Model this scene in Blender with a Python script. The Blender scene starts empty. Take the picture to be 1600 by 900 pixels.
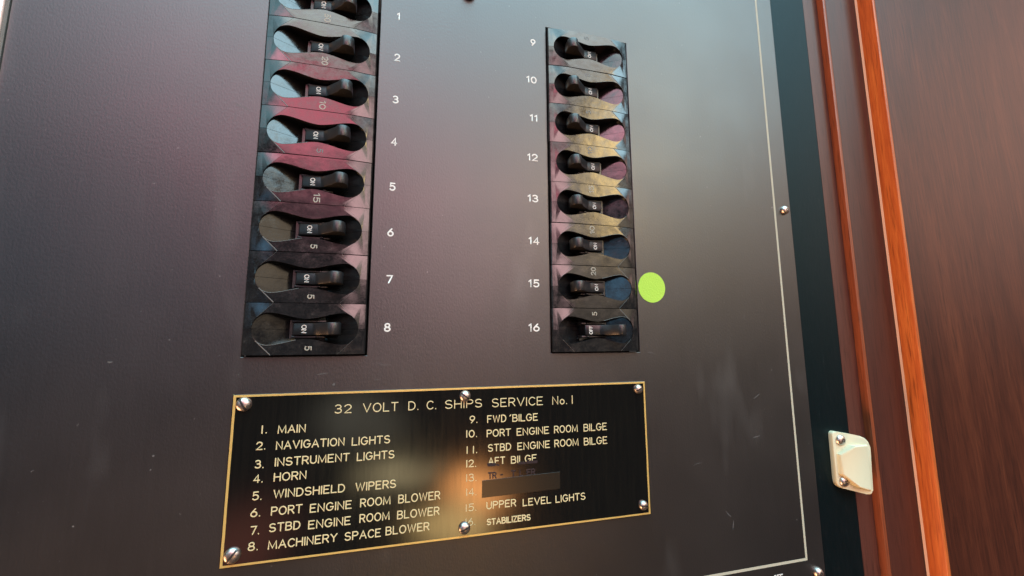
import bpy, bmesh, math, random
from mathutils import Matrix, Vector
random.seed(7)
S = bpy.context.scene
COL = S.collection
MM = 0.001
R = math.radians

# ------------------------------------------------------------------ camera
cd = bpy.data.cameras.new('camera'); cam = bpy.data.objects.new('camera', cd); COL.objects.link(cam)
rt = (0.9670029673977028, -0.25472612886136203, -0.004456491820057315)
dn = (0.028723687384774065, 0.1263898253044601, -0.9915647038103614)
fw = (0.2531406937397842, 0.9587180040735717, 0.1295360098124376)
cam.matrix_world = Matrix(((rt[0], -dn[0], -fw[0], -5.56276 * MM),
                           (rt[1], -dn[1], -fw[1], -166.79247 * MM),
                           (rt[2], -dn[2], -fw[2], -3.72979 * MM), (0, 0, 0, 1)))
cd.sensor_width = 36; cd.sensor_fit = 'HORIZONTAL'; cd.lens = 36 * 634.891 / 1600
cd.clip_start = 0.002; cd.clip_end = 50
S.camera = cam

# ------------------------------------------------------------------ unseen surroundings and added patches that light the panel (behind the camera)
W = bpy.data.worlds.new('World'); S.world = W; W.use_nodes = True
wn = W.node_tree.nodes; wl = W.node_tree.links; wn.clear()

def dvec(az, el):
    a, e = R(az), R(el)
    return Vector((math.sin(a) * math.cos(e), -math.cos(a) * math.cos(e), math.sin(e)))

tc = wn.new('ShaderNodeTexCoord')
wnoise = wn.new('ShaderNodeTexNoise'); wnoise.inputs['Scale'].default_value = 5; wnoise.inputs['Detail'].default_value = 3
wl.new(tc.outputs['Generated'], wnoise.inputs['Vector'])
nsub = wn.new('ShaderNodeVectorMath'); nsub.operation = 'SUBTRACT'; nsub.inputs[1].default_value = (.5, .5, .5)
wl.new(wnoise.outputs['Color'], nsub.inputs[0])
nsc = wn.new('ShaderNodeVectorMath'); nsc.operation = 'SCALE'; nsc.inputs['Scale'].default_value = 0.16
wl.new(nsub.outputs[0], nsc.inputs[0])
nadd = wn.new('ShaderNodeVectorMath'); nadd.operation = 'ADD'
wl.new(tc.outputs['Generated'], nadd.inputs[0]); wl.new(nsc.outputs[0], nadd.inputs[1])
DIR = nadd.outputs[0]

def wmath(op, a, b=None):
    n = wn.new('ShaderNodeMath'); n.operation = op
    for i, x in enumerate((a, b)):
        if x is None: continue
        if isinstance(x, (int, float)): n.inputs[i].default_value = x
        else: wl.new(x, n.inputs[i])
    return n.outputs[0]

def wdot(v):
    n = wn.new('ShaderNodeVectorMath'); n.operation = 'DOT_PRODUCT'
    wl.new(DIR, n.inputs[0]); n.inputs[1].default_value = v
    return n.outputs['Value']

acc = None
def blob(az, el, sa, se, col, inner=0.5, power=2.0):
    """a soft patch of light: centre azimuth / elevation, half widths in degrees, radiance"""
    global acc
    c = dvec(az, el); r = Vector((math.cos(R(az)), math.sin(R(az)), 0)); u = r.cross(c)
    if u.z < 0: u = -u
    a = wmath('DIVIDE', wdot(r), math.sin(R(sa))); b = wmath('DIVIDE', wdot(u), math.sin(R(se)))
    a = wmath('POWER', wmath('ABSOLUTE', a), power); b = wmath('POWER', wmath('ABSOLUTE', b), power)
    d = wmath('POWER', wmath('ADD', a, b), 1 / power)
    mr = wn.new('ShaderNodeMapRange'); mr.interpolation_type = 'SMOOTHSTEP'
    wl.new(d, mr.inputs['Value'])
    mr.inputs['From Min'].default_value = 1.0; mr.inputs['From Max'].default_value = inner
    front = wmath('GREATER_THAN', wdot(c), 0.0)
    k = wmath('MULTIPLY', mr.outputs[0], front)
    s = wn.new('ShaderNodeVectorMath'); s.operation = 'SCALE'; s.inputs[0].default_value = col; wl.new(k, s.inputs['Scale'])
    ad = wn.new('ShaderNodeVectorMath'); ad.operation = 'ADD'
    if acc is None: ad.inputs[1].default_value = (.045, .04, .038)
    else: wl.new(acc, ad.inputs[1])
    wl.new(s.outputs[0], ad.inputs[0]); acc = ad.outputs[0]

E = 1.0
def lum(*c): return tuple(x * E for x in c)
blob(4, 74, 44, 42, lum(3.1, 5.7, 6.7), .6)           # pale sky through the hatch, overhead
blob(43, 31.5, 9, 11, lum(4.0, 6.2, 7.2), .75, 4)       # bright window to the right
blob(-12, 39, 17, 7, lum(3.8, 3.8, 3.4), .5, 3)         # pale beige headlining
blob(26, 38, 11, 7, lum(3.6, 3.4, 3.1), .5, 3)
blob(-19, 27, 16, 6.5, lum(5.6, 1.3, 1.75), .6, 3)   # red shirt
blob(-4, 20, 20, 10, lum(.9, .32, .42), .3)             # its darker folds
blob(30.5, 23, 5.5, 10.5, lum(10.5, 7.4, 3.2), .6, 3)       # gilded woodwork by the window
blob(8, 17, 11, 19, lum(6.1, 3.75, 3.75), .5, 3)   # pale pink patch added for the glow mid-panel
blob(20, 20, 7, 15, lum(1.9, 1.7, 1.5), .3)            # grey door
blob(42, 12, 14, 11, lum(1.15, .9, .62), .3)          # beige bulkhead
blob(27, 9, 12, 9, lum(.9, .7, .5), .3)
blob(-30, 8, 9, 6, lum(.5, 1.1, 1.7), .3)              # blue cloth
blob(-36, 32, 20, 14, lum(1.0, 2.0, 2.3), .3)          # daylight from the upper left
blob(-56, 12, 4, 16, lum(1.2, 2.4, 3.0), .3)           # slit of daylight on the left
blob(8.8, -18.4, 5.5, 3.4, lum(16, 6.4, 1.9), .1)        # warm lamp low down
blob(6, -22.8, 6.5, 4.2, lum(7.5, 5.0, 1.9), .1)
blob(-1, -16, 7, 2.2, lum(4.6, 3.7, 2.0), .1)
blob(-5, -9.5, 8, 4, lum(.7, .65, .5), .2)
blob(-17, -21, 6, 5, lum(.7, .2, .13), .2)
blob(64, 17, 13, 19, lum(2.4, 1.5, 1.25), .3)           # dim patch added for sheen on the wood
blob(-93, -38, 19, 26, lum(35, 18, 8.6), .4)             # unseen warm patch low left, added to light the wood edges
bg = wn.new('ShaderNodeBackground'); bg.inputs['Strength'].default_value = 1.0
wl.new(acc, bg.inputs['Color'])
wo = wn.new('ShaderNodeOutputWorld'); wl.new(bg.outputs[0], wo.inputs['Surface'])

S.view_settings.view_transform = 'Standard'; S.view_settings.look = 'None'
S.view_settings.exposure = 0.0; S.view_settings.gamma = 1.0

# ------------------------------------------------------------------ materials
def mat(name):
    m = bpy.data.materials.new(name); m.use_nodes = True
    nt = m.node_tree
    return m, nt.nodes, nt.links, nt.nodes['Principled BSDF']

def plain(name, col, rough, metal=0.0, ior=1.5, bump=0.0, bscale=900, rvar=0.0):
    m, n, l, p = mat(name)
    p.inputs['Base Color'].default_value = (*col, 1); p.inputs['Roughness'].default_value = rough
    p.inputs['Metallic'].default_value = metal; p.inputs['IOR'].default_value = ior
    t = n.new('ShaderNodeTexCoord'); no = n.new('ShaderNodeTexNoise')
    no.inputs['Scale'].default_value = bscale; no.inputs['Detail'].default_value = 4
    l.new(t.outputs['Object'], no.inputs['Vector'])
    if bump:
        b = n.new('ShaderNodeBump'); b.inputs['Strength'].default_value = bump; b.inputs['Distance'].default_value = .0004
        l.new(no.outputs['Fac'], b.inputs['Height']); l.new(b.outputs[0], p.inputs['Normal'])
    if rvar:
        mr = n.new('ShaderNodeMapRange'); l.new(no.outputs['Fac'], mr.inputs['Value'])
        mr.inputs['From Min'].default_value = .3; mr.inputs['From Max'].default_value = .7
        mr.inputs['To Min'].default_value = rough - rvar; mr.inputs['To Max'].default_value = rough + rvar
        l.new(mr.outputs[0], p.inputs['Roughness'])
    return m

def noise(n, l, vec, scale, detail=3, mapscale=None, rough=.5):
    if mapscale:
        mp = n.new('ShaderNodeMapping'); mp.inputs['Scale'].default_value = mapscale
        l.new(vec, mp.inputs['Vector']); vec = mp.outputs[0]
    no = n.new('ShaderNodeTexNoise'); no.inputs['Scale'].default_value = scale; no.inputs['Detail'].default_value = detail
    no.inputs['Roughness'].default_value = rough
    l.new(vec, no.inputs['Vector']); return no.outputs['Fac']

def ramp(n, l, fac, stops):
    r = n.new('ShaderNodeValToRGB'); l.new(fac, r.inputs['Fac'])
    while len(r.color_ramp.elements) < len(stops): r.color_ramp.elements.new(.5)
    for e, (p, c) in zip(r.color_ramp.elements, stops):
        e.position = p; e.color = (*c, 1) if len(c) == 3 else c
    return r.outputs['Color']

def mathn(n, l, op, a, b):
    m = n.new('ShaderNodeMath'); m.operation = op
    for i, x in enumerate((a, b)):
        if isinstance(x, (int, float)): m.inputs[i].default_value = x
        else: l.new(x, m.inputs[i])
    return m.outputs[0]

def panel_material():
    m, n, l, p = mat('satin_black_laminate')
    t = n.new('ShaderNodeTexCoord'); v = t.outputs['Object']
    streak = noise(n, l, v, 60, 5, (14, 14, .5), .65)      # vertical brushing
    grit = noise(n, l, v, 1500, 3, (1, 1, .6))
    cloud = noise(n, l, v, 26, 4)
    dust = noise(n, l, v, 520, 2, (1, 1, 1))
    dm = n.new('ShaderNodeMapRange'); l.new(dust, dm.inputs['Value'])
    dm.inputs['From Min'].default_value = .735; dm.inputs['From Max'].default_value = .80
    smudge = noise(n, l, v, 38, 3, (1, 1, .35))
    sm = n.new('ShaderNodeMapRange'); l.new(smudge, sm.inputs['Value'])
    sm.inputs['From Min'].default_value = .62; sm.inputs['From Max'].default_value = .82
    base = ramp(n, l, mathn(n, l, 'ADD', mathn(n, l, 'MULTIPLY', streak, .6), mathn(n, l, 'MULTIPLY', grit, .4)),
                [(.3, (.0045, .0040, .0042)), (.7, (.0085, .0075, .008))])
    mx = n.new('ShaderNodeMix'); mx.data_type = 'RGBA'
    l.new(mathn(n, l, 'MULTIPLY', dm.outputs[0], .8), mx.inputs['Factor']); l.new(base, mx.inputs[6]); mx.inputs[7].default_value = (.16, .15, .14, 1)
    mx2 = n.new('ShaderNodeMix'); mx2.data_type = 'RGBA'
    l.new(mathn(n, l, 'MULTIPLY', sm.outputs[0], .17), mx2.inputs['Factor']); l.new(mx.outputs[2], mx2.inputs[6]); mx2.inputs[7].default_value = (.2, .19, .18, 1)
    l.new(mx2.outputs[2], p.inputs['Base Color'])
    rr = n.new('ShaderNodeMapRange'); l.new(mathn(n, l, 'ADD', mathn(n, l, 'MULTIPLY', cloud, .75), mathn(n, l, 'MULTIPLY', streak, .25)), rr.inputs['Value'])
    rr.inputs['From Min'].default_value = .3; rr.inputs['From Max'].default_value = .7
    rr.inputs['To Min'].default_value = .36; rr.inputs['To Max'].default_value = .43
    l.new(rr.outputs[0], p.inputs['Roughness'])
    p.inputs['IOR'].default_value = 1.88
    b = n.new('ShaderNodeBump'); b.inputs['Strength'].default_value = .24; b.inputs['Distance'].default_value = .0002
    l.new(mathn(n, l, 'ADD', mathn(n, l, 'MULTIPLY', streak, .3), grit), b.inputs['Height']); l.new(b.outputs[0], p.inputs['Normal'])
    return m

def wood_material(name, dark, mid, light, rough, scale=1.0, tilt=0.0, ior=1.5):
    m, n, l, p = mat(name)
    t = n.new('ShaderNodeTexCoord')
    mp = n.new('ShaderNodeMapping'); mp.inputs['Rotation'].default_value = (0, R(tilt), 0)
    l.new(t.outputs['Object'], mp.inputs['Vector']); v = mp.outputs[0]
    broad = noise(n, l, v, 22 * scale, 4, (2.2, 2.2, .22))
    broad.node.inputs['Distortion'].default_value = .9
    fine = noise(n, l, v, 230 * scale, 6, (3, 3, .13), .72)
    fine.node.inputs['Distortion'].default_value = .5
    pores = noise(n, l, v, 900, 2, (1.6, 1.6, .07))
    f = mathn(n, l, 'ADD', mathn(n, l, 'MULTIPLY', broad, .42), mathn(n, l, 'MULTIPLY', fine, .58))
    c = ramp(n, l, f, [(.33, dark), (.5, mid), (.68, light)])
    pm = n.new('ShaderNodeMapRange'); l.new(pores, pm.inputs['Value'])
    pm.inputs['From Min'].default_value = .55; pm.inputs['From Max'].default_value = .72
    mx = n.new('ShaderNodeMix'); mx.data_type = 'RGBA'
    l.new(mathn(n, l, 'MULTIPLY', pm.outputs[0], .7), mx.inputs['Factor']); l.new(c, mx.inputs[6])
    mx.inputs[7].default_value = (*[x * .45 for x in dark], 1)
    l.new(mx.outputs[2], p.inputs['Base Color'])
    p.inputs['Roughness'].default_value = rough; p.inputs['IOR'].default_value = ior
    b = n.new('ShaderNodeBump'); b.inputs['Strength'].default_value = .08; b.inputs['Distance'].default_value = .0003
    l.new(fine, b.inputs['Height']); l.new(b.outputs[0], p.inputs['Normal'])
    return m

def housing_material():
    m, n, l, p = mat('glossy_black_moulded_plastic')
    t = n.new('ShaderNodeTexCoord'); oi = n.new('ShaderNodeObjectInfo')
    ad = n.new('ShaderNodeVectorMath'); ad.operation = 'ADD'
    sc = n.new('ShaderNodeVectorMath'); sc.operation = 'SCALE'; sc.inputs[0].default_value = (3, 5, 7); l.new(oi.outputs['Random'], sc.inputs['Scale'])
    l.new(t.outputs['Object'], ad.inputs[0]); l.new(sc.outputs[0], ad.inputs[1]); v = ad.outputs[0]
    haze = noise(n, l, v, 240, 4); spots = noise(n, l, v, 1500, 3)
    f = mathn(n, l, 'ADD', mathn(n, l, 'MULTIPLY', haze, .6), mathn(n, l, 'MULTIPLY', spots, .4))
    rr = n.new('ShaderNodeMapRange'); l.new(f, rr.inputs['Value'])
    rr.inputs['From Min'].default_value = .35; rr.inputs['From Max'].default_value = .7
    rr.inputs['To Min'].default_value = .09; rr.inputs['To Max'].default_value = .26
    l.new(rr.outputs[0], p.inputs['Roughness'])
    l.new(ramp(n, l, f, [(.4, (.008, .008, .009)), (.62, (.013, .013, .013)), (.75, (.04, .038, .035))]), p.inputs['Base Color'])
    p.inputs['IOR'].default_value = 1.75
    wob = noise(n, l, v, 130, 2)
    b = n.new('ShaderNodeBump'); b.inputs['Strength'].default_value = .10; b.inputs['Distance'].default_value = .0010
    l.new(wob, b.inputs['Height'])
    b2 = n.new('ShaderNodeBump'); b2.inputs['Strength'].default_value = .04; b2.inputs['Distance'].default_value = .0002
    l.new(spots, b2.inputs['Height']); l.new(b.outputs[0], b2.inputs['Normal']); l.new(b2.outputs[0], p.inputs['Normal'])
    return m

def plate_material():
    m, n, l, p = mat('blackened_brass_plate')
    t = n.new('ShaderNodeTexCoord'); v = t.outputs['Object']
    brush = noise(n, l, v, 130, 4, (7, 7, .35), .7)
    cloud = noise(n, l, v, 40, 3)
    rr = n.new('ShaderNodeMapRange'); l.new(mathn(n, l, 'ADD', mathn(n, l, 'MULTIPLY', brush, .5), mathn(n, l, 'MULTIPLY', cloud, .5)), rr.inputs['Value'])
    rr.inputs['From Min'].default_value = .35; rr.inputs['From Max'].default_value = .65
    rr.inputs['To Min'].default_value = .10; rr.inputs['To Max'].default_value = .145
    l.new(rr.outputs[0], p.inputs['Roughness'])
    l.new(ramp(n, l, brush, [(.3, (.003, .0032, .0032)), (.75, (.006, .0056, .0045))]), p.inputs['Base Color'])
    p.inputs['IOR'].default_value = 1.75
    b = n.new('ShaderNodeBump'); b.inputs['Strength'].default_value = .03; b.inputs['Distance'].default_value = .00012
    l.new(mathn(n, l, 'ADD', brush, cloud), b.inputs['Height']); l.new(b.outputs[0], p.inputs['Normal'])
    return m

M = dict(
    panel=panel_material(), housing=housing_material(), plate=plate_material(),
    wear=plain('worn_plastic_edge', (.09, .09, .085), .45),
    toggle=plain('matt_black_toggle_plastic', (.013, .013, .014), .34, ior=1.6, bump=.12, bscale=1500, rvar=.06),
    white=plain('white_engraving_paint', (.74, .71, .65), .6, bump=.1, bscale=3000),
    rating=plain('faded_cream_paint', (.34, .31, .25), .6, bump=.1, bscale=3000),
    dull=plain('worn_grey_paint', (.15, .15, .145), .6),
    cream=plain('brass_coloured_engraving', (.66, .54, .29), .45, bump=.15, bscale=3000),
    wornbrass=plain('worn_engraving', (.58, .47, .26), .5),
    brass=plain('bare_brass_edge', (.78, .52, .16), .38, metal=.45, bump=.2, bscale=1200, rvar=.08),
    line=plain('cream_border_paint', (.44, .41, .31), .6, bump=.1, bscale=2000),
    steel=plain('nickel_screw', (.56, .50, .46), .36, metal=1, bump=.06, bscale=1500, rvar=.08),
    slot=plain('dark_screw_recess', (.018, .013, .011), .6),
    void=plain('black_cavity', (.003, .003, .003), .8),
    strip=None, dot=plain('fluorescent_green_paper', (.43, .68, .07), .75, bump=.4, bscale=1800),
    catch=plain('ivory_nylon', (.62, .59, .41), .5, bump=.08, bscale=700, rvar=.06),
    tape=plain('yellowed_clear_tape', (.014, .012, .009), .24, bump=.0, bscale=500, rvar=.0),
    ink=plain('dark_red_ink_residue', (.018, .006, .007), .7),
    scratch=plain('pale_scuff', (.10, .094, .09), .7),
    trim=plain('bright_metal_trim', (.75, .78, .76), .25, metal=.9, bump=.1, bscale=300),
    bulkhead=plain('pale_green_bulkhead_paint', (.5, .6, .5), .6, bump=.3, bscale=400),
    wood=wood_material('varnished_dark_mahogany', (.028, .0060, .0028), (.062, .0140, .0062), (.115, .0300, .0125), .38, 1.5, 3.0, 1.48),
    stile=wood_material('varnished_mahogany_stile', (.038, .0085, .0055), (.054, .0130, .0082), (.074, .0190, .0112), .42, 1.5, 0, 1.5),
    rebate=wood_material('paler_mahogany_rebate', (.055, .0150, .0095), (.078, .0215, .0140), (.10, .030, .019), .42, 1.5, 0, 1.5),  # brown toned paler than the stile board
    glint=plain('painted_edge_highlight', (.62, .34, .22), .4, bump=.2, bscale=500),  # pale orange colour for a painted highlight
    edge=wood_material('mahogany_edge_lit_tone', (.30, .058, .014), (.44, .098, .022), (.60, .17, .038), .34, 1.6),  # orange edge wood, base colour raised for the warm light on it
    edge2=wood_material('mahogany_bead_lit_tone', (.15, .034, .014), (.23, .054, .020), (.30, .078, .028), .34, 1.6),  # bead wood, its lit brightness partly put into the colour
)
def strip_material():
    m, n, l, p = mat('matt_black_painted_metal')
    t = n.new('ShaderNodeTexCoord'); v = t.outputs['Object']
    a = noise(n, l, v, 300, 5, (2, 2, .5), .7)
    l.new(ramp(n, l, a, [(.35, (.0015, .0025, .003)), (.66, (.003, .0042, .005)), (.74, (.022, .025, .025))]), p.inputs['Base Color'])
    p.inputs['Roughness'].default_value = .45; p.inputs['IOR'].default_value = 1.34; p.inputs['Specular Tint'].default_value = (.18, .75, .95, 1)
    b = n.new('ShaderNodeBump'); b.inputs['Strength'].default_value = .2; b.inputs['Distance'].default_value = .0003
    l.new(a, b.inputs['Height']); l.new(b.outputs[0], p.inputs['Normal'])
    return m
M['strip'] = strip_material()

# ------------------------------------------------------------------ mesh helpers (coordinates in mm: x right, h towards the viewer, z up)
def P(x, h, z): return Vector((x * MM, -h * MM, z * MM))

def obj(name, bm, mats, parent=None, loc=None, smooth=None):
    me = bpy.data.meshes.new(name); bm.normal_update(); bm.to_mesh(me); bm.free()
    for m in (mats if isinstance(mats, (list, tuple)) else [mats]): me.materials.append(m)
    o = bpy.data.objects.new(name, me); COL.objects.link(o)
    if smooth is not None:
        for f in me.polygons: f.use_smooth = True
        me.set_sharp_from_angle(angle=R(smooth))
    if parent: o.parent = parent
    if loc is not None: o.location = loc
    return o

def thing(name, label, cat, loc=(0, 0, 0), group=None):
    o = bpy.data.objects.new(name, None); COL.objects.link(o); o.empty_display_size = .01
    o.location = loc; tag(o, label, cat, group); return o

def tag(o, label, cat, group=None):
    o['label'] = label; o['category'] = cat
    if group: o['group'] = group
    return o

def prism(bm, pts, h0, h1, mi=0, bevel=0.0, seg=2):
    """polygon (x,z) in mm from depth h0 up to h1"""
    a = sum(pts[i][0] * pts[(i + 1) % len(pts)][1] - pts[(i + 1) % len(pts)][0] * pts[i][1] for i in range(len(pts)))
    if a < 0: pts = pts[::-1]
    h0s = h0 if isinstance(h0, (list, tuple)) else [h0] * len(pts)
    h1s = h1 if isinstance(h1, (list, tuple)) else [h1] * len(pts)
    lo = [bm.verts.new(P(x, h, z)) for (x, z), h in zip(pts, h0s)]
    hi = [bm.verts.new(P(x, h, z)) for (x, z), h in zip(pts, h1s)]
    n = len(pts); fs = [bm.faces.new(hi), bm.faces.new(lo[::-1])]
    for i in range(n):
        j = (i + 1) % n; fs.append(bm.faces.new((lo[i], lo[j], hi[j], hi[i])))
    for f in fs: f.material_index = mi
    if bevel:
        es = [e for e in fs[0].edges]
        bmesh.ops.bevel(bm, geom=es, offset=bevel * MM, segments=seg, profile=.5, affect='EDGES')
    return fs

def rect(x0, x1, z0, z1): return [(x0, z0), (x1, z0), (x1, z1), (x0, z1)]

def rounded(pts, r, n=5):
    out = []
    k = len(pts)
    for i in range(k):
        p0, p1, p2 = Vector(pts[i - 1]), Vector(pts[i]), Vector(pts[(i + 1) % k])
        rr = r[i] if isinstance(r, (list, tuple)) else r
        a = p1 + (p0 - p1).normalized() * rr; b = p1 + (p2 - p1).normalized() * rr
        for j in range(n + 1):
            t = j / n
            out.append(tuple((1 - t) ** 2 * a + 2 * t * (1 - t) * p1 + t * t * b))
    return out

def dome(bm, x, h, z, r, hh, mi=0, seg=28, rings=6, power=1.0):
    prev = None
    for k in range(rings + 1):
        t = k / rings * math.pi / 2
        rad, hz = r * math.cos(t) ** power, h + hh * math.sin(t)
        if k == rings:
            top = bm.verts.new(P(x, h + hh, z))
            for i in range(seg): bm.faces.new((prev[i], prev[(i + 1) % seg], top)).material_index = mi
            break
        ring = [bm.verts.new(P(x + rad * math.cos(2 * math.pi * i / seg), hz, z + rad * math.sin(2 * math.pi * i / seg))) for i in range(seg)]
        if prev:
            for i in range(seg): bm.faces.new((prev[i], prev[(i + 1) % seg], ring[(i + 1) % seg], ring[i])).material_index = mi
        prev = ring

def circle(x, z, r, n=32): return [(x + r * math.cos(2 * math.pi * i / n), z + r * math.sin(2 * math.pi * i / n)) for i in range(n)]

# ------------------------------------------------------------------ engraver's single-stroke alphabet
def arc(cx, cy, rx, ry, a0, a1, n=None):
    n = n or max(4, int(abs(a1 - a0) / 15))
    return [(cx + rx * math.cos(R(a0 + (a1 - a0) * i / n)), cy + ry * math.sin(R(a0 + (a1 - a0) * i / n))) for i in range(n + 1)]

G = {
 'A': [[(0, 0), (.37, 1), (.74, 0)], [(.13, .34), (.61, .34)]],
 'B': [[(.36, .53), (0, .53), (0, 1), (.34, 1)] + arc(.34, .765, .23, .235, 80, -90) + arc(.36, .265, .27, .265, 90, -90) + [(0, 0), (0, .53)]],
 'C': [arc(.36, .5, .36, .5, 42, 318)],
 'D': [[(0, 0), (0, 1), (.26, 1)] + arc(.26, .5, .40, .5, 82, -90) + [(0, 0)]],
 'E': [[(.56, 1), (0, 1), (0, 0), (.58, 0)], [(0, .52), (.46, .52)]],
 'F': [[(.56, 1), (0, 1), (0, 0)], [(0, .5), (.46, .5)]],
 'G': [arc(.37, .5, .37, .5, 42, 345) + [(.74, .46), (.44, .46)]],
 'H': [[(0, 0), (0, 1)], [(.64, 0), (.64, 1)], [(0, .52), (.64, .52)]],
 'I': [[(0, 0), (0, 1)]],
 'L': [[(0, 1), (0, 0), (.54, 0)]],
 'M': [[(0, 0), (.04, 1), (.42, .1), (.80, 1), (.84, 0)]],
 'N': [[(0, 0), (0, 1), (.64, 0), (.64, 1)]],
 'O': [arc(.38, .5, .38, .5, 90, 450)],
 'P': [[(0, 0), (0, 1), (.34, 1)] + arc(.34, .74, .26, .26, 80, -90) + [(0, .48)]],
 'R': [[(0, 0), (0, 1), (.34, 1)] + arc(.34, .74, .26, .26, 80, -90) + [(0, .48)], [(.32, .48), (.62, 0)]],
 'S': [arc(.31, .755, .29, .245, 35, 270) + arc(.31, .26, .31, .25, 80, -155)],
 'T': [[(0, 1), (.64, 1)], [(.32, 1), (.32, 0)]],
 'U': [[(0, 1), (0, .33)] + arc(.31, .33, .31, .33, 195, 345) + [(.62, .33), (.62, 1)]],
 'V': [[(0, 1), (.36, 0), (.72, 1)]],
 'W': [[(0, 1), (.25, 0), (.5, .95), (.75, 0), (1, 1)]],
 'Y': [[(0, 1), (.34, .48), (.68, 1)], [(.34, .48), (.34, 0)]],
 'Z': [[(0, 1), (.6, 1), (0, 0), (.62, 0)]],
 'o': [arc(.25, .3, .25, .3, 90, 450)],
 '0': [arc(.3, .5, .3, .5, 90, 450)],
 '1': [[(0, .8), (.2, 1), (.2, 0)]],
 '2': [arc(.29, .71, .29, .29, 165, -35) + [(0, 0), (.6, 0)]],
 '3': [arc(.27, .76, .26, .24, 150, -80) + [(.22, .53)], [(.3, .53)] + arc(.28, .27, .30, .27, 75, -150)],
 '4': [[(.46, 0), (.46, 1), (0, .28), (.62, .28)]],
 '5': [[(.55, 1), (.1, 1), (.05, .53)] + arc(.28, .32, .31, .32, 130, -145)],
 '6': [[(.44, 1), (.12, .58), (.03, .42)] + arc(.3, .31, .3, .31, 160, 520)],
 '7': [[(0, 1), (.6, 1), (.2, 0)]],
 '8': [arc(.29, .76, .24, .24, -90, 270) + arc(.29, .26, .29, .26, 90, -270)],
 '9': [[(.16, 0), (.48, .42), (.57, .58)] + arc(.3, .69, .3, .31, -20, 340)],
 '.': [[(0, 0), (0, .03)]],
 "'": [[(.06, .95), (0, .78)]],
 '-': [[(0, .5), (.4, .5)]],
}
def glyphs(text, gap=.24):
    x = 0; out = []
    for ch in text:
        if ch == ' ': x += .5; continue
        g = G[ch]; w = max(p[0] for s in g for p in s)
        out += [[(x + px, py) for px, py in s] for s in g]
        x += w + gap
    return out, x - gap

def ribbon(bm, pts, w, to3d, hgt):
    """one engraved stroke: arched ribbon with round ends; to3d(x, y, height) places it"""
    q = []
    for p in pts:
        p = Vector(p)
        if not q or (p - q[-1]).length > 1e-5: q.append(p)
    if len(q) < 2: q.append(q[0] + Vector((1e-3, 0)))
    closed = (q[0] - q[-1]).length < 1e-3 and len(q) > 3
    if closed: q.pop()
    n = len(q); rows = []
    for i in range(n):
        a = q[i - 1] if (i or closed) else None
        b = q[(i + 1) % n] if (i < n - 1 or closed) else None
        d1 = (q[i] - a).normalized() if a is not None else None
        d2 = (b - q[i]).normalized() if b is not None else None
        d = d1 if d2 is None else d2 if d1 is None else (d1 + d2)
        if d.length < 1e-4: d = d2
        d.normalize(); nn = Vector((-d.y, d.x))
        k = 1.0
        if d1 is not None and d2 is not None: k = min(1.6, 1 / max(.3, nn.dot(Vector((-d1.y, d1.x)))))
        o = nn * (w / 2 * k)
        rows.append([bm.verts.new(to3d(*(q[i] + o * s), hgt * hh)) for s, hh in ((1, .15), (.6, .8), (0, 1), (-.6, .8), (-1, .15))])
    rng = range(n if closed else n - 1)
    for i in rng:
        A, B = rows[i], rows[(i + 1) % n]
        for k in range(4): bm.faces.new((A[k], A[k + 1], B[k + 1], B[k]))
    if not closed:
        for i, s in ((0, -1), (n - 1, 1)):
            d = ((q[1] - q[0]) if i == 0 else (q[-1] - q[-2])).normalized(); nn = Vector((-d.y, d.x)); c = q[i]
            ring = [rows[i][0]]
            for k in range(1, 6):
                t = math.pi * k / 6
                ring.append(bm.verts.new(to3d(*(c + nn * (w / 2 * math.cos(t)) + d * (s * w / 2 * math.sin(t))), hgt * .15)))
            ring.append(rows[i][4])
            for k in range(6):
                bm.faces.new((ring[k], ring[k + 1], rows[i][2]))
            bm.faces.new((rows[i][0], rows[i][1], rows[i][2])) if False else None

def letter_bm(bm, text, x0, x1, z, H, w, h, hgt=.05, z1=None, gap=.24):
    """text with its ink between x0 and x1 (mm) on baseline z, cap height H, on the surface at depth h"""
    gl, W = glyphs(text, gap)
    k = (x1 - x0 - w) / W if W > .02 else 0
    dz = 0 if z1 is None else (z1 - z)
    for s in gl:
        j = random.uniform(-.03, .03)
        pts = [(x0 + w / 2 + px * k + (w / 2 if W <= .02 else 0), z + w / 2 + py * (H - w) + j + dz * (px / max(W, .1))) for px, py in s]
        ribbon(bm, pts, w, lambda a, b, c: P(a, h + .015 + c, b), hgt)

def rot_letter_bm(bm, text, u, v, H, L, w, h, hgt=.05, slope=0.0):
    """text turned a quarter clockwise about (u, v): reads downwards, cap height along u"""
    gl, W = glyphs(text); k = (L - w) / max(W, .3)
    for s in gl:
        pts = [(u - H / 2 + w / 2 + py * (H - w), v + (W * k) / 2 - px * k) for px, py in s]
        ribbon(bm, pts, w, lambda a, b, c: P(a, h + slope * (a - u) + .015 + c, b), hgt)

# ------------------------------------------------------------------ the black panel with its two cut-outs
XL, XR, ZB, ZT = -140.6, 194.2, -160, 262
HOLES = [(-61.75, -19.3, -8.9, 145.3), (55.75, 98.7, -8.9, 145.3)]
panel = thing('switch_panel', 'large satin black switch panel with printed numbers and a thin cream border line', 'panel', P(27, 0, -160))
def inv(o): o.matrix_parent_inverse = o.parent.matrix_world.inverted()
def at_world(o, parent):       # keep world coordinates of a part built in world mm
    o.parent = parent; o.matrix_parent_inverse = Matrix.Translation(-Vector(parent.location)); return o

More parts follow.
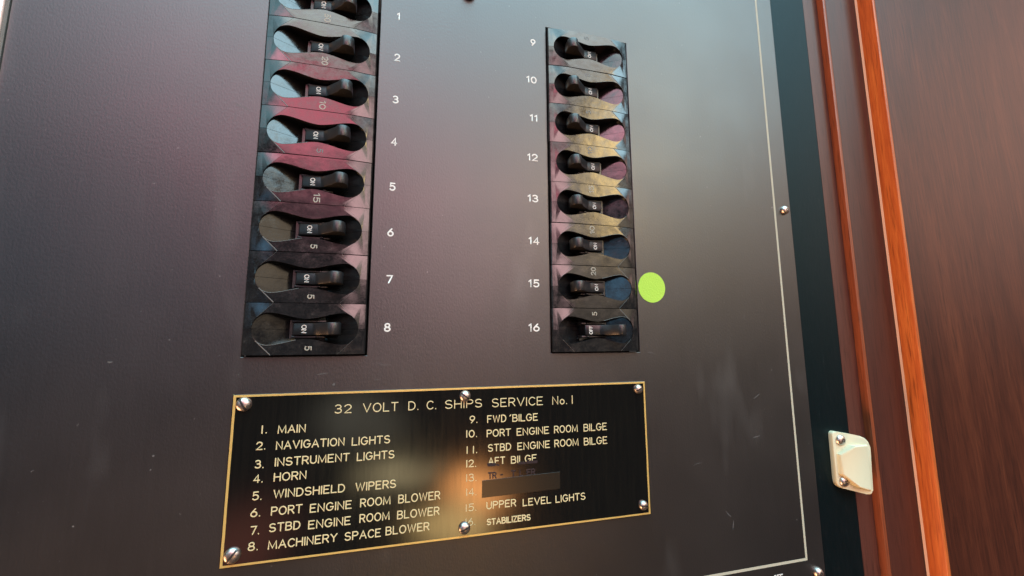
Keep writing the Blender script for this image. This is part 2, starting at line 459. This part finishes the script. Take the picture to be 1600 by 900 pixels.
bm = bmesh.new()
xs = [XL, HOLES[0][0], HOLES[0][1], HOLES[1][0], HOLES[1][1], XR]; zs = [ZB, -8.9, 145.3, ZT]
vf = {}; vb = {}
for i, x in enumerate(xs):
    for j, z in enumerate(zs):
        vf[i, j] = bm.verts.new(P(x, 0, z)); vb[i, j] = bm.verts.new(P(x, -3, z))
hole = lambda i, j: j == 1 and i in (1, 3)
solid = lambda i, j: 0 <= i < 5 and 0 <= j < 3 and not hole(i, j)
for i in range(5):
    for j in range(3):
        if not solid(i, j): continue
        bm.faces.new((vf[i, j], vf[i + 1, j], vf[i + 1, j + 1], vf[i, j + 1]))
        bm.faces.new((vb[i, j], vb[i, j + 1], vb[i + 1, j + 1], vb[i + 1, j]))
        for (di, dj, a, b) in ((-1, 0, (i, j), (i, j + 1)), (1, 0, (i + 1, j + 1), (i + 1, j)), (0, -1, (i + 1, j), (i, j)), (0, 1, (i, j + 1), (i + 1, j + 1))):
            if not solid(i + di, j + dj): bm.faces.new((vf[a], vb[a], vb[b], vf[b])[::-1])
bmesh.ops.recalc_face_normals(bm, faces=bm.faces)
rim = [e for e in bm.edges if len(e.link_faces) == 2 and all(abs(v.co.y) < 1e-6 for v in e.verts) and e.calc_face_angle(0) > .5]
bmesh.ops.bevel(bm, geom=rim, offset=.25 * MM, segments=2, profile=.5, affect='EDGES')
at_world(obj('face_sheet', bm, M['panel']), panel)
bm = bmesh.new()
for x0, x1, z0, z1 in HOLES: prism(bm, rect(x0 - 3, x1 + 3, z0 - 3, z1 + 3), -16, -14)
at_world(obj('backing', bm, M['void']), panel)

bm = bmesh.new()        # thin cream border line: right side and bottom, mitred in one strip
prism(bm, [(182.95, ZT - 12), (182.95, -107.15), (-134, -107.15), (-134, -108.3), (184.1, -108.3), (184.1, ZT - 12)], -.02, .03)
at_world(obj('border_line', bm, M['line']), panel)
bm = bmesh.new(); letter_bm(bm, 'OFF', 163.3, 168.9, -114.6, 2.5, .42, 0)
at_world(obj('printed_caption', bm, M['white']), panel)

NUM = {1: (-12.0, 136.31), 2: (-11.85, 116.82), 3: (-11.95, 97.5), 4: (-11.95, 78.7), 5: (-12.0, 59.2), 6: (-12.1, 40.0), 7: (-11.85, 20.8), 8: (-12.05, 1.75),
       9: (49.27, 136.0), 10: (48.35, 116.85), 11: (49.1, 97.95), 12: (48.42, 78.8), 13: (48.35, 59.5), 14: (48.6, 40.1), 15: (48.35, 21.1), 16: (48.2, 2.0)}
for k, (x, z) in NUM.items():
    t = str(k); wd = 2.5 if len(t) == 1 else 5.0
    if t == '1': wd = 1.3
    if t == '11': wd = 3.6
    bm = bmesh.new(); letter_bm(bm, t, x - wd / 2, x + wd / 2, z - 1.75, 3.5, .60, 0, .05, gap=.34)
    at_world(obj('printed_number', bm, M['white'], smooth=50), panel)

def panel_screw(parent, x, h, z, r, hh, drive, ang, mname='steel', name='screw'):
    bm = bmesh.new()
    prism(bm, circle(x, z, r, 28), h - 1, h + .25)
    dome(bm, x, h + .25, z, r * .995, hh, power=.75)
    s = at_world(obj(name, bm, M[mname], smooth=40), parent)
    bm = bmesh.new(); ca, sa = math.cos(R(ang)), math.sin(R(ang))
    if drive == 'slot':      # a narrow dark groove lying over the dome
        n = 10; hw = r * .14
        pr = []
        for i in range(n + 1):
            t = -0.93 + 1.86 * i / n
            rr = abs(t); hz = h + .25 + hh * math.sqrt(max(0, 1 - rr ** (2 / .75))) + .02
            pr.append([bm.verts.new(P(x + t * r * ca - sgn * hw * sa, hz, z + t * r * sa + sgn * hw * ca)) for sgn in (-1, 1)])
        for i in range(n): bm.faces.new((pr[i][0], pr[i + 1][0], pr[i + 1][1], pr[i][1]))
    else:                    # square or cross recess
        prism(bm, [(x + r * .42 * math.cos(R(ang + q)) , z + r * .42 * math.sin(R(ang + q))) for q in (0, 90, 180, 270)], h + .25 + hh * .3, h + .25 + hh * .985)
    c = obj('recess', bm, M['slot']); c.parent = s
    return s
for x, z in ((189.7, 65.2), (189.3, -114.2), (189.5, 235)):
    panel_screw(panel, x, 0, z, 2.35, 1.9, 'square', 20)

# a few pale scuffs on the laminate
def scuff(x, z, L, ang, w):
    n = 6; ca, sa = math.cos(R(ang)), math.sin(R(ang)); bend = random.uniform(-.12, .12) * L
    pts = [(x + (i / n - .5) * L * ca - sa * bend * (1 - (2 * i / n - 1) ** 2), z + (i / n - .5) * L * sa + ca * bend * (1 - (2 * i / n - 1) ** 2)) for i in range(n + 1)]
    rows = []
    for i, (a, b) in enumerate(pts):
        ww = w * (.25 + .75 * math.sin(math.pi * (i + .3) / (n + .6)))
        rows.append([bm.verts.new(P(a + s * ww / 2 * -sa, .012, b + s * ww / 2 * ca)) for s in (-1, 1)])
    for i in range(n): bm.faces.new((rows[i][0], rows[i + 1][0], rows[i + 1][1], rows[i][1]))
for args in ((-68, 85.5, 7.5, -22, .25), (-88, 78, 1.6, 15, .3), (-34.5, -15.5, 4.2, 8, .3), (-13, -12, 6, -10, .2), (-30.5, -19.4, 1.0, 30, .8), (-15, -18, 2.4, 5, .2),
             (104.5, -9.5, 4, -8, .22), (143, -88, 4, 80, .35), (141, -83, 4, -45, .28), (160, -50, 4.5, 10, .35), (162, -31, 4.5, 30, .3), (72, -103, .6, 0, .5),
             (4, 62, 2, 40, .2), (-6, 44, 1.5, 70, .25), (140, 46, 6, 75, .15), (182, 73, 3, 40, .25), (178, 62, 5, 60, .2), (176, 66, 3, 35, .25), (30, 40, 5, 30, .15), (44, 22, 6, 85, .12), (120, 18, 4, -30, .15), (158, 8, 3, 55, .2), (-50, -30, 3, -40, .15), (126, -60, 5, 10, .15), (-100, -10, 1.5, 0, .5), (-85, -41, .7, 0, .6), (-62, -15, .5, 0, .5)):
    bm = bmesh.new(); scuff(*args)
    at_world(obj('scuff_mark', bm, M['scratch']), panel)

# knob just peeking in at the top of the picture
kn = thing('control_knob', 'black round knob above the panel middle, mostly cut off by the top edge', 'knob', P(18.6, 0, 154.2))
bm = bmesh.new(); prism(bm, circle(0, 0, 3.0, 24), 0, 1.2); dome(bm, 0, 1.2, 0, 2.9, 1.8)
obj('knob_cap', bm, M['toggle'], kn, smooth=40)

# ------------------------------------------------------------------ circuit breakers
BL, BP = 41.5, 19.05
HB = BP / 2 - .13
def outline(u):                      # half height of the peanut shaped opening at u from the left end
    u = min(u, BL - u)
    u0, uc, b = 2.75, 8.3, 5.9
    if u <= u0: return 0.0
    if u < uc: return b * math.sqrt(max(0, 1 - ((uc - u) / (uc - u0)) ** 2))
    t = (u - uc) / (BL / 2 - uc)
    return b - 2.25 * (.5 - .5 * math.cos(math.pi * t)) * .75 - 2.25 * t * .25
def floor_h(u):                      # ramps of the two finger bowls
    u = min(u, BL - u)
    return max(-5.4, 1.75 - .575 * (u - 2.75))
def make_housing():
    bm = bmesh.new(); top = 2.5
    us = [2.75, 2.82, 3.0, 3.3, 3.7, 4.1, 4.45, 5.0, 5.7, 6.5, 7.4, 8.3] + [8.3 + (BL / 2 - 8.3) * i / 12 for i in range(1, 13)]
    us = us + [BL - u for u in us[-2::-1]]
    def V(u, h, v): return bm.verts.new(P(u - BL / 2, h, v))
    gap = .055
    def rim_h(u):
        d = min(u, BL - u)
        return top if d >= 4.45 else 2.15 + (top - 2.15) * (d - 2.75) / 1.7
    for s in (1, -1):
        def face(vs, mi=0):
            f = bm.faces.new(vs if s > 0 else vs[::-1]); f.material_index = mi; return f
        rim = [V(u, rim_h(u), s * max(gap, outline(u))) for u in us]
        bot = [V(u, floor_h(u), s * max(gap, outline(u))) for u in us]
        mid = [V(u, floor_h(u), s * gap) for u in us]
        n = len(us)
        for i in range(n - 1):
            face((rim[i], rim[i + 1], bot[i + 1], bot[i])[::-1] if False else (rim[i], bot[i], bot[i + 1], rim[i + 1]))
            if outline(us[i]) > gap or outline(us[i + 1]) > gap:
                try: face((mid[i], mid[i + 1], bot[i + 1], bot[i]))
                except ValueError: pass
        iL = us.index(4.45); iR = n - 1 - iL
        # centre facet: from rim[iL..iR] to the outer edge between the two diagonals
        dL, dR = 9.55, BL - 9.55
        oc = [V(dL + (dR - dL) * k / 10, top, s * HB) for k in range(11)]
        mids = list(range(iL, iR + 1))
        # triangulated fan between the two chains
        i = 0; k = 0
        while i < len(mids) - 1 or k < 10:
            ui = us[mids[min(i + 1, len(mids) - 1)]]; uk = dL + (dR - dL) * min(k + 1, 10) / 10
            fi = (ui - 4.45) / (BL - 8.9); fk = (uk - dL) / (dR - dL)
            if k >= 10 or (i < len(mids) - 1 and fi <= fk):
                face((rim[mids[i]], rim[mids[i + 1]], oc[k])); i += 1
            else:
                face((rim[mids[i]], oc[k + 1], oc[k])); k += 1
        # end facets, falling towards the outer corners, with a rolled outer edge
        ends = []
        for sd in (0, 1):
            X = (lambda u: u) if sd == 0 else (lambda u: BL - u)
            ring = [rim[j] if sd == 0 else rim[n - 1 - j] for j in range(iL + 1)]   # tip .. diagonal foot
            d = oc[0] if sd == 0 else oc[10]
            c1t, c1m = V(X(1.9), 1.75, s * HB), V(X(1.9), 1.98, s * gap)
            c2t, c2m = V(X(.4), 1.45, s * HB), V(X(.4), 1.7, s * gap)
            c3t, c3m = V(X(0), 1.1, s * HB), V(X(0), 1.35, s * gap)
            def f2(vs): face(vs if sd == 0 else vs[::-1])
            f2((c1t, ring[-1], d))
            for j in range(len(ring) - 1): f2((c1t, ring[j], ring[j + 1]))
            f2((c1t, c1m, ring[0])); f2((c2t, c2m, c1m, c1t)); f2((c3t, c3m, c2m, c2t))
            ends.append((c3t, c3m, c2t, c1t, c2m, c1m))
            e1, e2 = V(X(0), -9, s * HB), V(X(0), -9, s * gap)
            f2((e1, e2, c3m, c3t)); ends[-1] += (e1, e2)
            # seam wall between the halves
            t0 = V(X(2.75), -9, s * gap); f2((e2, t0, ring[0], c1m)); f2((e2, c1m, c2m)); f2((e2, c2m, c3m))
        # long outer side
        chain = [ends[0][0], ends[0][2], ends[0][3]] + oc + [ends[1][3], ends[1][2], ends[1][0]]
        low = [bm.verts.new((w.co.x, 9 * MM, w.co.z)) for w in chain]
        for j in range(len(chain) - 1): face((chain[j], chain[j + 1], low[j + 1], low[j]))
        # bowl seam walls
        lowm = [V(u, -9, s * gap) for u in us]
        for j in range(n - 1): face((mid[j], lowm[j], lowm[j + 1], mid[j + 1]))
        # worn pale arrises along the diagonals and opening
        def worn(a, b, w):
            a, b = a.co.copy(), b.co.copy(); d = (b - a).normalized(); pr = d.cross(Vector((0, 1, 0))).normalized()
            q = []
            for p_ in (a, b):
                q += [bm.verts.new(p_ + pr * w * MM + Vector((0, 0 * MM, 0))), bm.verts.new(p_ + Vector((0, -.05 * MM, 0))), bm.verts.new(p_ - pr * w * MM)]
            for (i0, i1, i2, i3) in ((0, 1, 4, 3), (1, 2, 5, 4)):
                bm.faces.new((q[i0], q[i1], q[i2], q[i3])).material_index = 1
        worn(rim[iL], oc[0], .16 if s < 0 else .05); worn(rim[iR], oc[10], .05)
        if s < 0:
            for j in range(iL, iL + 14): worn(rim[j], rim[j + 1], .09)
    return bm

def make_toggle():
    bm = bmesh.new()
    prof = [(15.9, -6), (15.9, .2), (16.3, .55), (22.4, .95), (23.0, 1.2), (27.3, 5.0)]
    cxx, ch, rr = 30.35, 5.0, 2.65
    prof += [(cxx + rr * math.cos(R(a)), ch + rr * math.sin(R(a))) for a in range(132, -1, -9)]
    prof += [(32.7, 1.5), (31.6, -1.5), (28.5, -6)]
    hv = 2.2
    A = [bm.verts.new(P(u - BL / 2, h, hv)) for u, h in prof]; B = [bm.verts.new(P(u - BL / 2, h, -hv)) for u, h in prof]
    fa = bm.faces.new(A); fb = bm.faces.new(B[::-1]); n = len(prof)
    for i in range(n): bm.faces.new((A[i], B[i], B[(i + 1) % n], A[(i + 1) % n]))
    bmesh.ops.recalc_face_normals(bm, faces=bm.faces)
    bmesh.ops.bevel(bm, geom=list(fa.edges) + list(fb.edges), offset=.28 * MM, segments=2, profile=.5, affect='EDGES')
    # dimples on both cheeks
    for sg in (1, -1):
        c = Vector(((30.0 - BL / 2) * MM, -4.4 * MM, sg * (hv + .001) * MM)); k = 10
        ring = [bm.verts.new(c + Vector((.55 * MM * math.cos(2 * math.pi * i / k), .55 * MM * math.sin(2 * math.pi * i / k), 0))) for i in range(k)]
        tip = bm.verts.new(c + Vector((0, 0, sg * .25 * MM)))
        for i in range(k): bm.faces.new((ring[i], ring[(i + 1) % k], tip) if sg > 0 else (ring[(i + 1) % k], ring[i], tip))
    # rocker base that fills the waist under the lever
    return bm

def make_cradle():
    bm = bmesh.new()
    for s in (1, -1): prism(bm, rect(15.2 - BL / 2, 27 - BL / 2, s * 2.45 if s > 0 else -3.4, 3.4 if s > 0 else -2.45), -6, -.7, bevel=.25)
    prism(bm, rect(14.4 - BL / 2, 15.4 - BL / 2, -3.4, 3.4), -6, -1.6)
    for s in (1, -1):                                       # moulded locating lugs beside the lever
        prism(bm, rect(23.4 - BL / 2, 24.6 - BL / 2, min(s * 2.5, s * 3.2), max(s * 2.5, s * 3.2)), -.75, .1, bevel=.2)
    return bm

hp = tp = cp = None
RATING = {1: '50', 2: '20', 3: '10', 4: '5', 5: '15', 6: '5', 7: '5', 8: '5', 9: '5', 10: '5', 11: '5', 12: '10', 13: '15', 14: '10', 15: '20', 16: '5'}
ORD = {1: 'topmost', 2: 'second', 3: 'third', 4: 'fourth', 5: 'fifth', 6: 'sixth', 7: 'seventh', 8: 'bottom'}
def breaker_label(k):
    side = 'left' if k <= 8 else 'right'
    extra = {1: 'black 50 amp breaker, cut by the top edge, beside printed number 1',
             2: 'black breaker marked 20, blue-white lit bowl, beside printed number 2',
             3: 'black breaker marked 10, red reflections, beside printed number 3',
             4: 'black breaker with half worn 5, beside printed number 4',
             5: 'black breaker marked 15, switched on, beside printed number 5',
             6: 'black breaker marked 5, switched on, beside printed number 6',
             7: 'black breaker marked 5, switched on, beside printed number 7',
             8: 'lowest black breaker in the left column, beside printed number 8',
             9: 'topmost black breaker in the right column, beside printed number 9',
             10: 'second black breaker from the top of the right column, beside printed number 10',
             11: 'third black breaker down the right column, beside printed number 11',
             12: 'fourth black breaker down the right column, beside printed number 12',
             13: 'black breaker marked 15 in the right column, beside printed number 13',
             14: 'black breaker marked 10 in the right column, beside printed number 14',
             15: 'black breaker marked 20 next to the green dot, beside printed number 15',
             16: 'black breaker switched OFF, lowest in the right column beside number 16'}
    return extra[k]
H0 = T0 = C0 = O0 = None
for k in range(1, 17):
    left = k <= 8; row = (k - 1) % 8
    x = -40.67 if left else 76.83
    z = 143.9 - BP * (row + .5)
    b = thing('circuit_breaker', breaker_label(k), 'breaker', P(x + random.uniform(-.12, .12), random.uniform(-.15, .1), z + random.uniform(-.05, .05)),
              'circuit breakers in the %s column' % ('left' if left else 'right'))
    b.rotation_euler = (0, (0 if left else math.pi) + R(random.uniform(-.2, .2)), 0)
    if H0 is None:
        bm = make_housing(); H0 = obj('housing', bm, [M['housing'], M['wear']], b, smooth=14)
        T0 = obj('toggle', make_toggle(), M['toggle'], b, smooth=35)
        C0 = obj('cradle', make_cradle(), M['toggle'], b, smooth=35)
        bm = bmesh.new(); rot_letter_bm(bm, 'ON', 19.75 - BL / 2, 0, 1.8, 3.05, .30, .78, .03, slope=.066)
        O0 = obj('marking', bm, M['white'], T0); tg = T0
    else:
        for src in (H0, C0):
            c = src.copy(); COL.objects.link(c); c.parent = b
        tg = T0.copy(); COL.objects.link(tg); tg.parent = b
        if k == 16:
            tg.rotation_euler = (0, math.pi, 0)
            tg['label'] = 'toggle thrown over to the OFF side'
            bm = bmesh.new(); rot_letter_bm(bm, 'OFF', 2.3, 0, 1.7, 3.8, .30, .70, .03, slope=-.066)
            mk = obj('marking', bm, M['white'], tg); mk.rotation_euler = (0, math.pi, 0)
        else:
            mk = O0.copy(); COL.objects.link(mk); mk.parent = tg
            tg.rotation_euler = (0, R(random.uniform(-1.3, 1.3)), 0)
    txt = RATING[k]
    bm = bmesh.new(); rot_letter_bm(bm, txt, 21.9 - BL / 2, -7.05, 2.45, 1.75 if len(txt) == 1 else 3.7, .40, 2.5, .04)
    obj('rating_number', bm, M['dull'] if k in (4, 9, 10, 11, 12) else M['rating'], b)

# ------------------------------------------------------------------ engraved name plate
HP = .8
plate = thing('name_plate', 'black engraved name plate with brass edge listing sixteen ship circuits', 'name plate', P(18.6, 0, -50.2))
bm = bmesh.new(); prism(bm, rounded(rect(-62.95, 100.2, -78.5, -21.95), .4, 3), .02, HP, bevel=.12)
at_world(obj('plate_body', bm, M['plate']), plate)
bm = bmesh.new()
o_ = rect(-62.95, 100.2, -78.5, -21.95); i_ = rect(-61.9, 99.2, -77.6, -22.85)
for a in range(4):
    c = (a + 1) % 4
    wob = [random.uniform(-.05, .05) for _ in range(13)]
    rows = []
    for q in range(13):
        t = q / 12
        ox, oz = (o_[a][0] * (1 - t) + o_[c][0] * t, o_[a][1] * (1 - t) + o_[c][1] * t)
        ix, iz = (i_[a][0] * (1 - t) + i_[c][0] * t, i_[a][1] * (1 - t) + i_[c][1] * t)
        if 0 < q < 12:
            if a % 2 == 0: iz += wob[q]
            else: ix += wob[q]
        rows.append((bm.verts.new(P(ox, HP - .25, oz)), bm.verts.new(P(ox + (ix - ox) * .25, HP + .03, oz + (iz - oz) * .25)), bm.verts.new(P(ix, HP + .03, iz)), bm.verts.new(P(ix, HP - .05, iz))))
    for q in range(12):
        for e in range(3): bm.faces.new((rows[q][e], rows[q + 1][e], rows[q + 1][e + 1], rows[q][e + 1]))
bmesh.ops.recalc_face_normals(bm, faces=bm.faces)
at_world(obj('brass_border', bm, M['brass']), plate)

LINES = [
 ('title_lettering', [('32', -29.63, -23.66, -30.0, 3.25), ('VOLT', -19.77, -6.98, -30.05, 3.4), ('D.', -3.25, .53, -30.05, 3.4), ('C.', 3.65, 7.35, -30.05, 3.35), ('SHIPS', 10.76, 25.58, -30.15, 3.4),
   ('SERVICE', 29.61, 51.46, -30.35, 3.5), ('No.', 55.62, 62.2, -30.45, 3.5), ('I', 64.3, 65.1, -30.45, 3.6)]),
 ('lettering', [('I.', -53.2, -51.5, -35.7, 2.9), ('MAIN', -48.07, -38.96, -36.0, 2.9)]),
 ('lettering', [('2.', -54.52, -51.6, -41.15, 2.85), ('NAVIGATION', -48.28, -25.63, -41.5, 2.95), ('LIGHTS', -23.15, -9.55, -41.75, 3.0)]),
 ('lettering', [('3.', -54.54, -51.7, -47.3, 2.85), ('INSTRUMENT', -48.28, -23.64, -47.1, 2.95), ('LIGHTS', -21.16, -7.81, -47.3, 3.0)]),
 ('lettering', [('4.', -54.66, -51.7, -52.1, 2.85), ('HORN', -48.32, -37.83, -52.15, 2.95)]),
 ('lettering', [('5.', -54.61, -51.65, -57.8, 2.9), ('WINDSHIELD', -48.06, -24.73, -57.75, 2.95), ('WIPERS', -21.21, -6.91, -57.9, 3.05)]),
 ('lettering', [('6.', -54.76, -51.7, -63.2, 2.9), ('PORT', -48.45, -38.49, -63.35, 2.95), ('ENGINE', -36.12, -22.18, -63.65, 2.95), ('ROOM', -19.34, -8.68, -63.55, 3.0), ('BLOWER', -5.96, 9.52, -63.55, 3.1)]),
 ('lettering', [('7.', -54.36, -51.65, -68.9, 2.85), ('STBD', -48.68, -38.83, -68.7, 2.9), ('ENGINE', -36.34, -22.28, -69.1, 2.95), ('ROOM', -19.37, -8.86, -68.9, 3.0), ('BLOWER', -6.2, 9.35, -69.1, 3.05)]),
 ('lettering', [('8.', -54.78, -51.7, -73.95, 2.85), ('MACHINERY', -48.67, -26.52, -74.25, 2.9), ('SPACE', -24.13, -11.7, -74.4, 2.95), ('BLOWER', -10.11, 5.7, -74.2, 3.0)]),
 ('lettering', [('9.', 20.56, 23.69, -36.1, 2.95), ('FWD', 27.67, 35.61, -36.35, 3.0), ("'", 36.9, 37.7, -36.3, 3.0), ('BILGE', 38.15, 49.16, -36.5, 3.0)]),
 ('lettering', [('I0.', 19.29, 23.61, -41.55, 2.9), ('PORT', 27.52, 37.52, -41.9, 2.95), ('ENGINE', 39.95, 53.94, -42.05, 3.0), ('ROOM', 56.18, 66.9, -42.05, 3.05), ('BILGE', 69.55, 80.51, -42.1, 3.1)]),
 ('lettering', [('I', 19.3, 19.9, -47.7, 2.9), ('I.', 22.0, 23.65, -47.7, 2.9), ('STBD', 28.0, 37.62, -47.55, 2.95), ('ENGINE', 40.22, 54.29, -47.75, 3.0), ('ROOM', 56.2, 67.08, -47.7, 3.05), ('BILGE', 69.52, 80.49, -47.8, 3.1)]),
 ('lettering', [('I2.', 19.41, 23.28, -52.8, 2.9), ('AFT', 28.14, 35.08, -52.6, 2.9), ('BILGE', 37.47, 48.45, -52.75, 2.95)]),
 ('lettering', [('I3.', 19.46, 23.44, -58.1, 2.85)]),
 ('lettering', [('I4.', 19.52, 23.47, -63.4, 2.8)]),
 ('lettering', [('I5.', 19.41, 23.51, -69.1, 2.8), ('UPPER', 27.5, 39.6, -69.1, 2.85), ('LEVEL', 42.29, 54.41, -69.4, 2.85), ('LIGHTS', 56.28, 69.59, -69.5, 2.9)]),
 ('lettering', [('I6.', 19.35, 23.1, -74.3, 2.75), ('STABILIZERS', 27.64, 45.55, -75.0, 2.45)]),
]
for name, words in LINES:
    bm = bmesh.new()
    for t, x0, x1, z, H in words:
        w = .40 if name != 'title_lettering' else .36
        if t == 'STABILIZERS': w = .44
        if t in ('I', ) : x1 = x0 + .01; letter_bm(bm, t, x0, x0 + w + .02, z, H, w, HP, .04); continue
        if t in ('I3.', 'I4.', 'I5.', 'I6.'):
            b2 = bmesh.new(); letter_bm(b2, t, x0, x1, z, H, .32, HP, .04, gap=.3)
            at_world(obj('worn_numeral', b2, M['wornbrass']), plate); continue
        letter_bm(bm, t, x0, x1, z, H, w, HP, .04, gap=.3 if len(t) < 4 else .26)
    if len(bm.verts): at_world(obj(name, bm, M['cream']), plate)
    else: bm.free()
bm = bmesh.new()
for t, x0, x1 in (('TR', 28, 31.6), ('-', 33, 34.2), ('T', 37.4, 39.6), ('L', 41, 42.6), ('ER', 44, 47.8)): letter_bm(bm, t, x0, x1, -57.9, 2.6, .5, HP, .04)
for x0, x1, z0, z1 in ((27.9, 31.2, -53, -51.7), (31.5, 32.6, -53, -52.3), (40.6, 43.6, -53.2, -52.2), (44.0, 48.6, -53.2, -52.0)):
    prism(bm, rounded([(x0, z0), (x1, z0 - .1), (x1 + .2, z1 - .25), (x0 - .1, z1)], .25, 2), HP + .02, HP + .075)
o = at_world(obj('lettering', bm, M['ink']), plate); o['label'] = 'dark scraped off lettering above the tape'
bm = bmesh.new(); prism(bm, [(25.7, -64.6), (58.4, -64.1), (58.45, -57.45), (25.75, -58.15)], HP + .03, HP + .14, bevel=.03, seg=1)
at_world(obj('tape_strip', bm, M['tape']), plate)
for (x, z, r, a) in ((-59.3, -25.3, 2.45, -60), (18.64, -25.39, 2.2, -38), (96.41, -25.26, 2.0, 25), (96.42, -74.3, 2.0, -5), (18.91, -74.8, 2.3, 22), (-59.18, -74.55, 2.55, 52)):
    panel_screw(plate, x, HP, z, r, 1.5, 'slot', a)

# ------------------------------------------------------------------ green sticker
bm = bmesh.new(); prism(bm, circle(106.565, 21.04, 7.17, 64), .015, .12)
tag(obj('dot_sticker', bm, M['dot']), 'round bright green paper dot stuck on the black panel beside number 15 breaker', 'sticker')

# ------------------------------------------------------------------ cabinet round the panel
ZL, ZH = -330, 560
def section(name, pts, m, parent=None, bevel=0):
    """x-h outline (mm) swept vertically"""
    bm = bmesh.new()
    a = [bm.verts.new(P(x, h, ZL)) for x, h in pts]; b = [bm.verts.new(P(x, h, ZH)) for x, h in pts]
    n = len(pts); bm.faces.new(a); bm.faces.new(b[::-1])
    for i in range(n): bm.faces.new((a[i], b[i], b[(i + 1) % n], a[(i + 1) % n]))
    bmesh.ops.recalc_face_normals(bm, faces=bm.faces)
    if bevel:
        bmesh.ops.bevel(bm, geom=[e for e in bm.edges if abs(e.verts[0].co.z - e.verts[1].co.z) > .1], offset=bevel * MM, segments=3, profile=.5, affect='EDGES')
    return obj(name, bm, m, parent, smooth=30)
tag(section('frame_strip', [(150, -3.3), (150, -14), (221.2, -14), (221.2, -2), (194.6, -2), (194.6, -3.3)], M['strip']),
    'matt black painted frame strip between the switch panel and the reddish wood', 'frame')
st = thing('door_jamb', 'narrow reddish mahogany jamb with a slim orange bead beside the black strip', 'door jamb', P(221.3, -20, ZL))
def sec_part(name, pts, m, parent, bevel=0):
    return at_world(section(name, pts, m, None, bevel), parent)
sec_part('rebate', [(221.4, -20), (300, -20), (300, -4), (232.35, -4), (232.35, -2), (221.4, -2)], M['rebate'], st)
sec_part('bead', [(232.4, -3.9), (234.6, -3.9), (234.6, 1.6), (232.4, 1.6)], M['edge2'], st, .3)
sec_part('board', [(234.65, -3.9), (300, -3.9), (300, 1.5), (234.65, 1.5)], M['stile'], st)
dr = thing('cabinet_door', 'dark mahogany cabinet door with a glowing orange edge, filling the right side', 'door', P(260, 2, ZL))
sec_part('edge_lipping', [(259.4, 1.7), (261.6, 1.7), (261.6, 10.4), (259.4, 10.4)], M['edge'], dr, .45)
sec_part('highlight_line', [(258.75, 1.6), (259.35, 1.6), (259.35, 2.5)], M['glint'], dr)  # thin strip added as the highlight at the foot of the edge
sec_part('door_leaf', [(261.65, 1.7), (640, 1.7), (640, 10.25), (261.65, 10.25)], M['wood'], dr)
tag(section('metal_trim', [(-140.9, -6)] + [(-143.6 + 2.7 * math.cos(R(a)), -.2 + 2.7 * math.sin(R(a))) for a in range(0, 181, 15)] + [(-146.3, -6)], M['trim']),
    'bright rounded metal trim along the upper left edge of the black panel', 'trim')
tag(section('bulkhead_wall', [(-600, -8), (-600, -16), (-146.5, -16), (-146.5, -8)], M['bulkhead']), 'pale greenish bulkhead beyond the metal trim at the far upper left', 'wall')

# ------------------------------------------------------------------ ivory door catch
dc = thing('door_catch', 'ivory plastic door catch screwed across the black strip and the wood', 'catch', P(215, -2, -66))
bm = bmesh.new()
bp = rounded([(206.8, -77.2), (223.2, -81.2), (224.4, -53.2), (207.2, -49.9)], [3.6, 2.6, 5, 2.6], 6)
hs = [.2 + max(0, (x - 212)) * .45 for x, z in bp]
prism(bm, bp, -1.95, hs if True else 1, bevel=.5, seg=3)
at_world(obj('base', bm, M['catch'], smooth=40), dc)
bm = bmesh.new()
pts = [(208.5, -70.6), (214.8, -76.4), (222.2, -78.9), (222.9, -56.6), (214.4, -56.8), (208.6, -61.3)]
prism(bm, pts, -1, [2.4, 6.0, 5.7, 5.7, 6.0, 2.4], bevel=.9, seg=4)
bmesh.ops.triangulate(bm, faces=[f for f in bm.faces if len(f.verts) > 4])
at_world(obj('catch_block', bm, M['catch'], smooth=30), dc)
panel_screw(dc, 211.6, .3, -54.6, 2.8, 1.7, 'square', 30); panel_screw(dc, 211.2, .3, -74.7, 2.7, 1.5, 'square', 60)
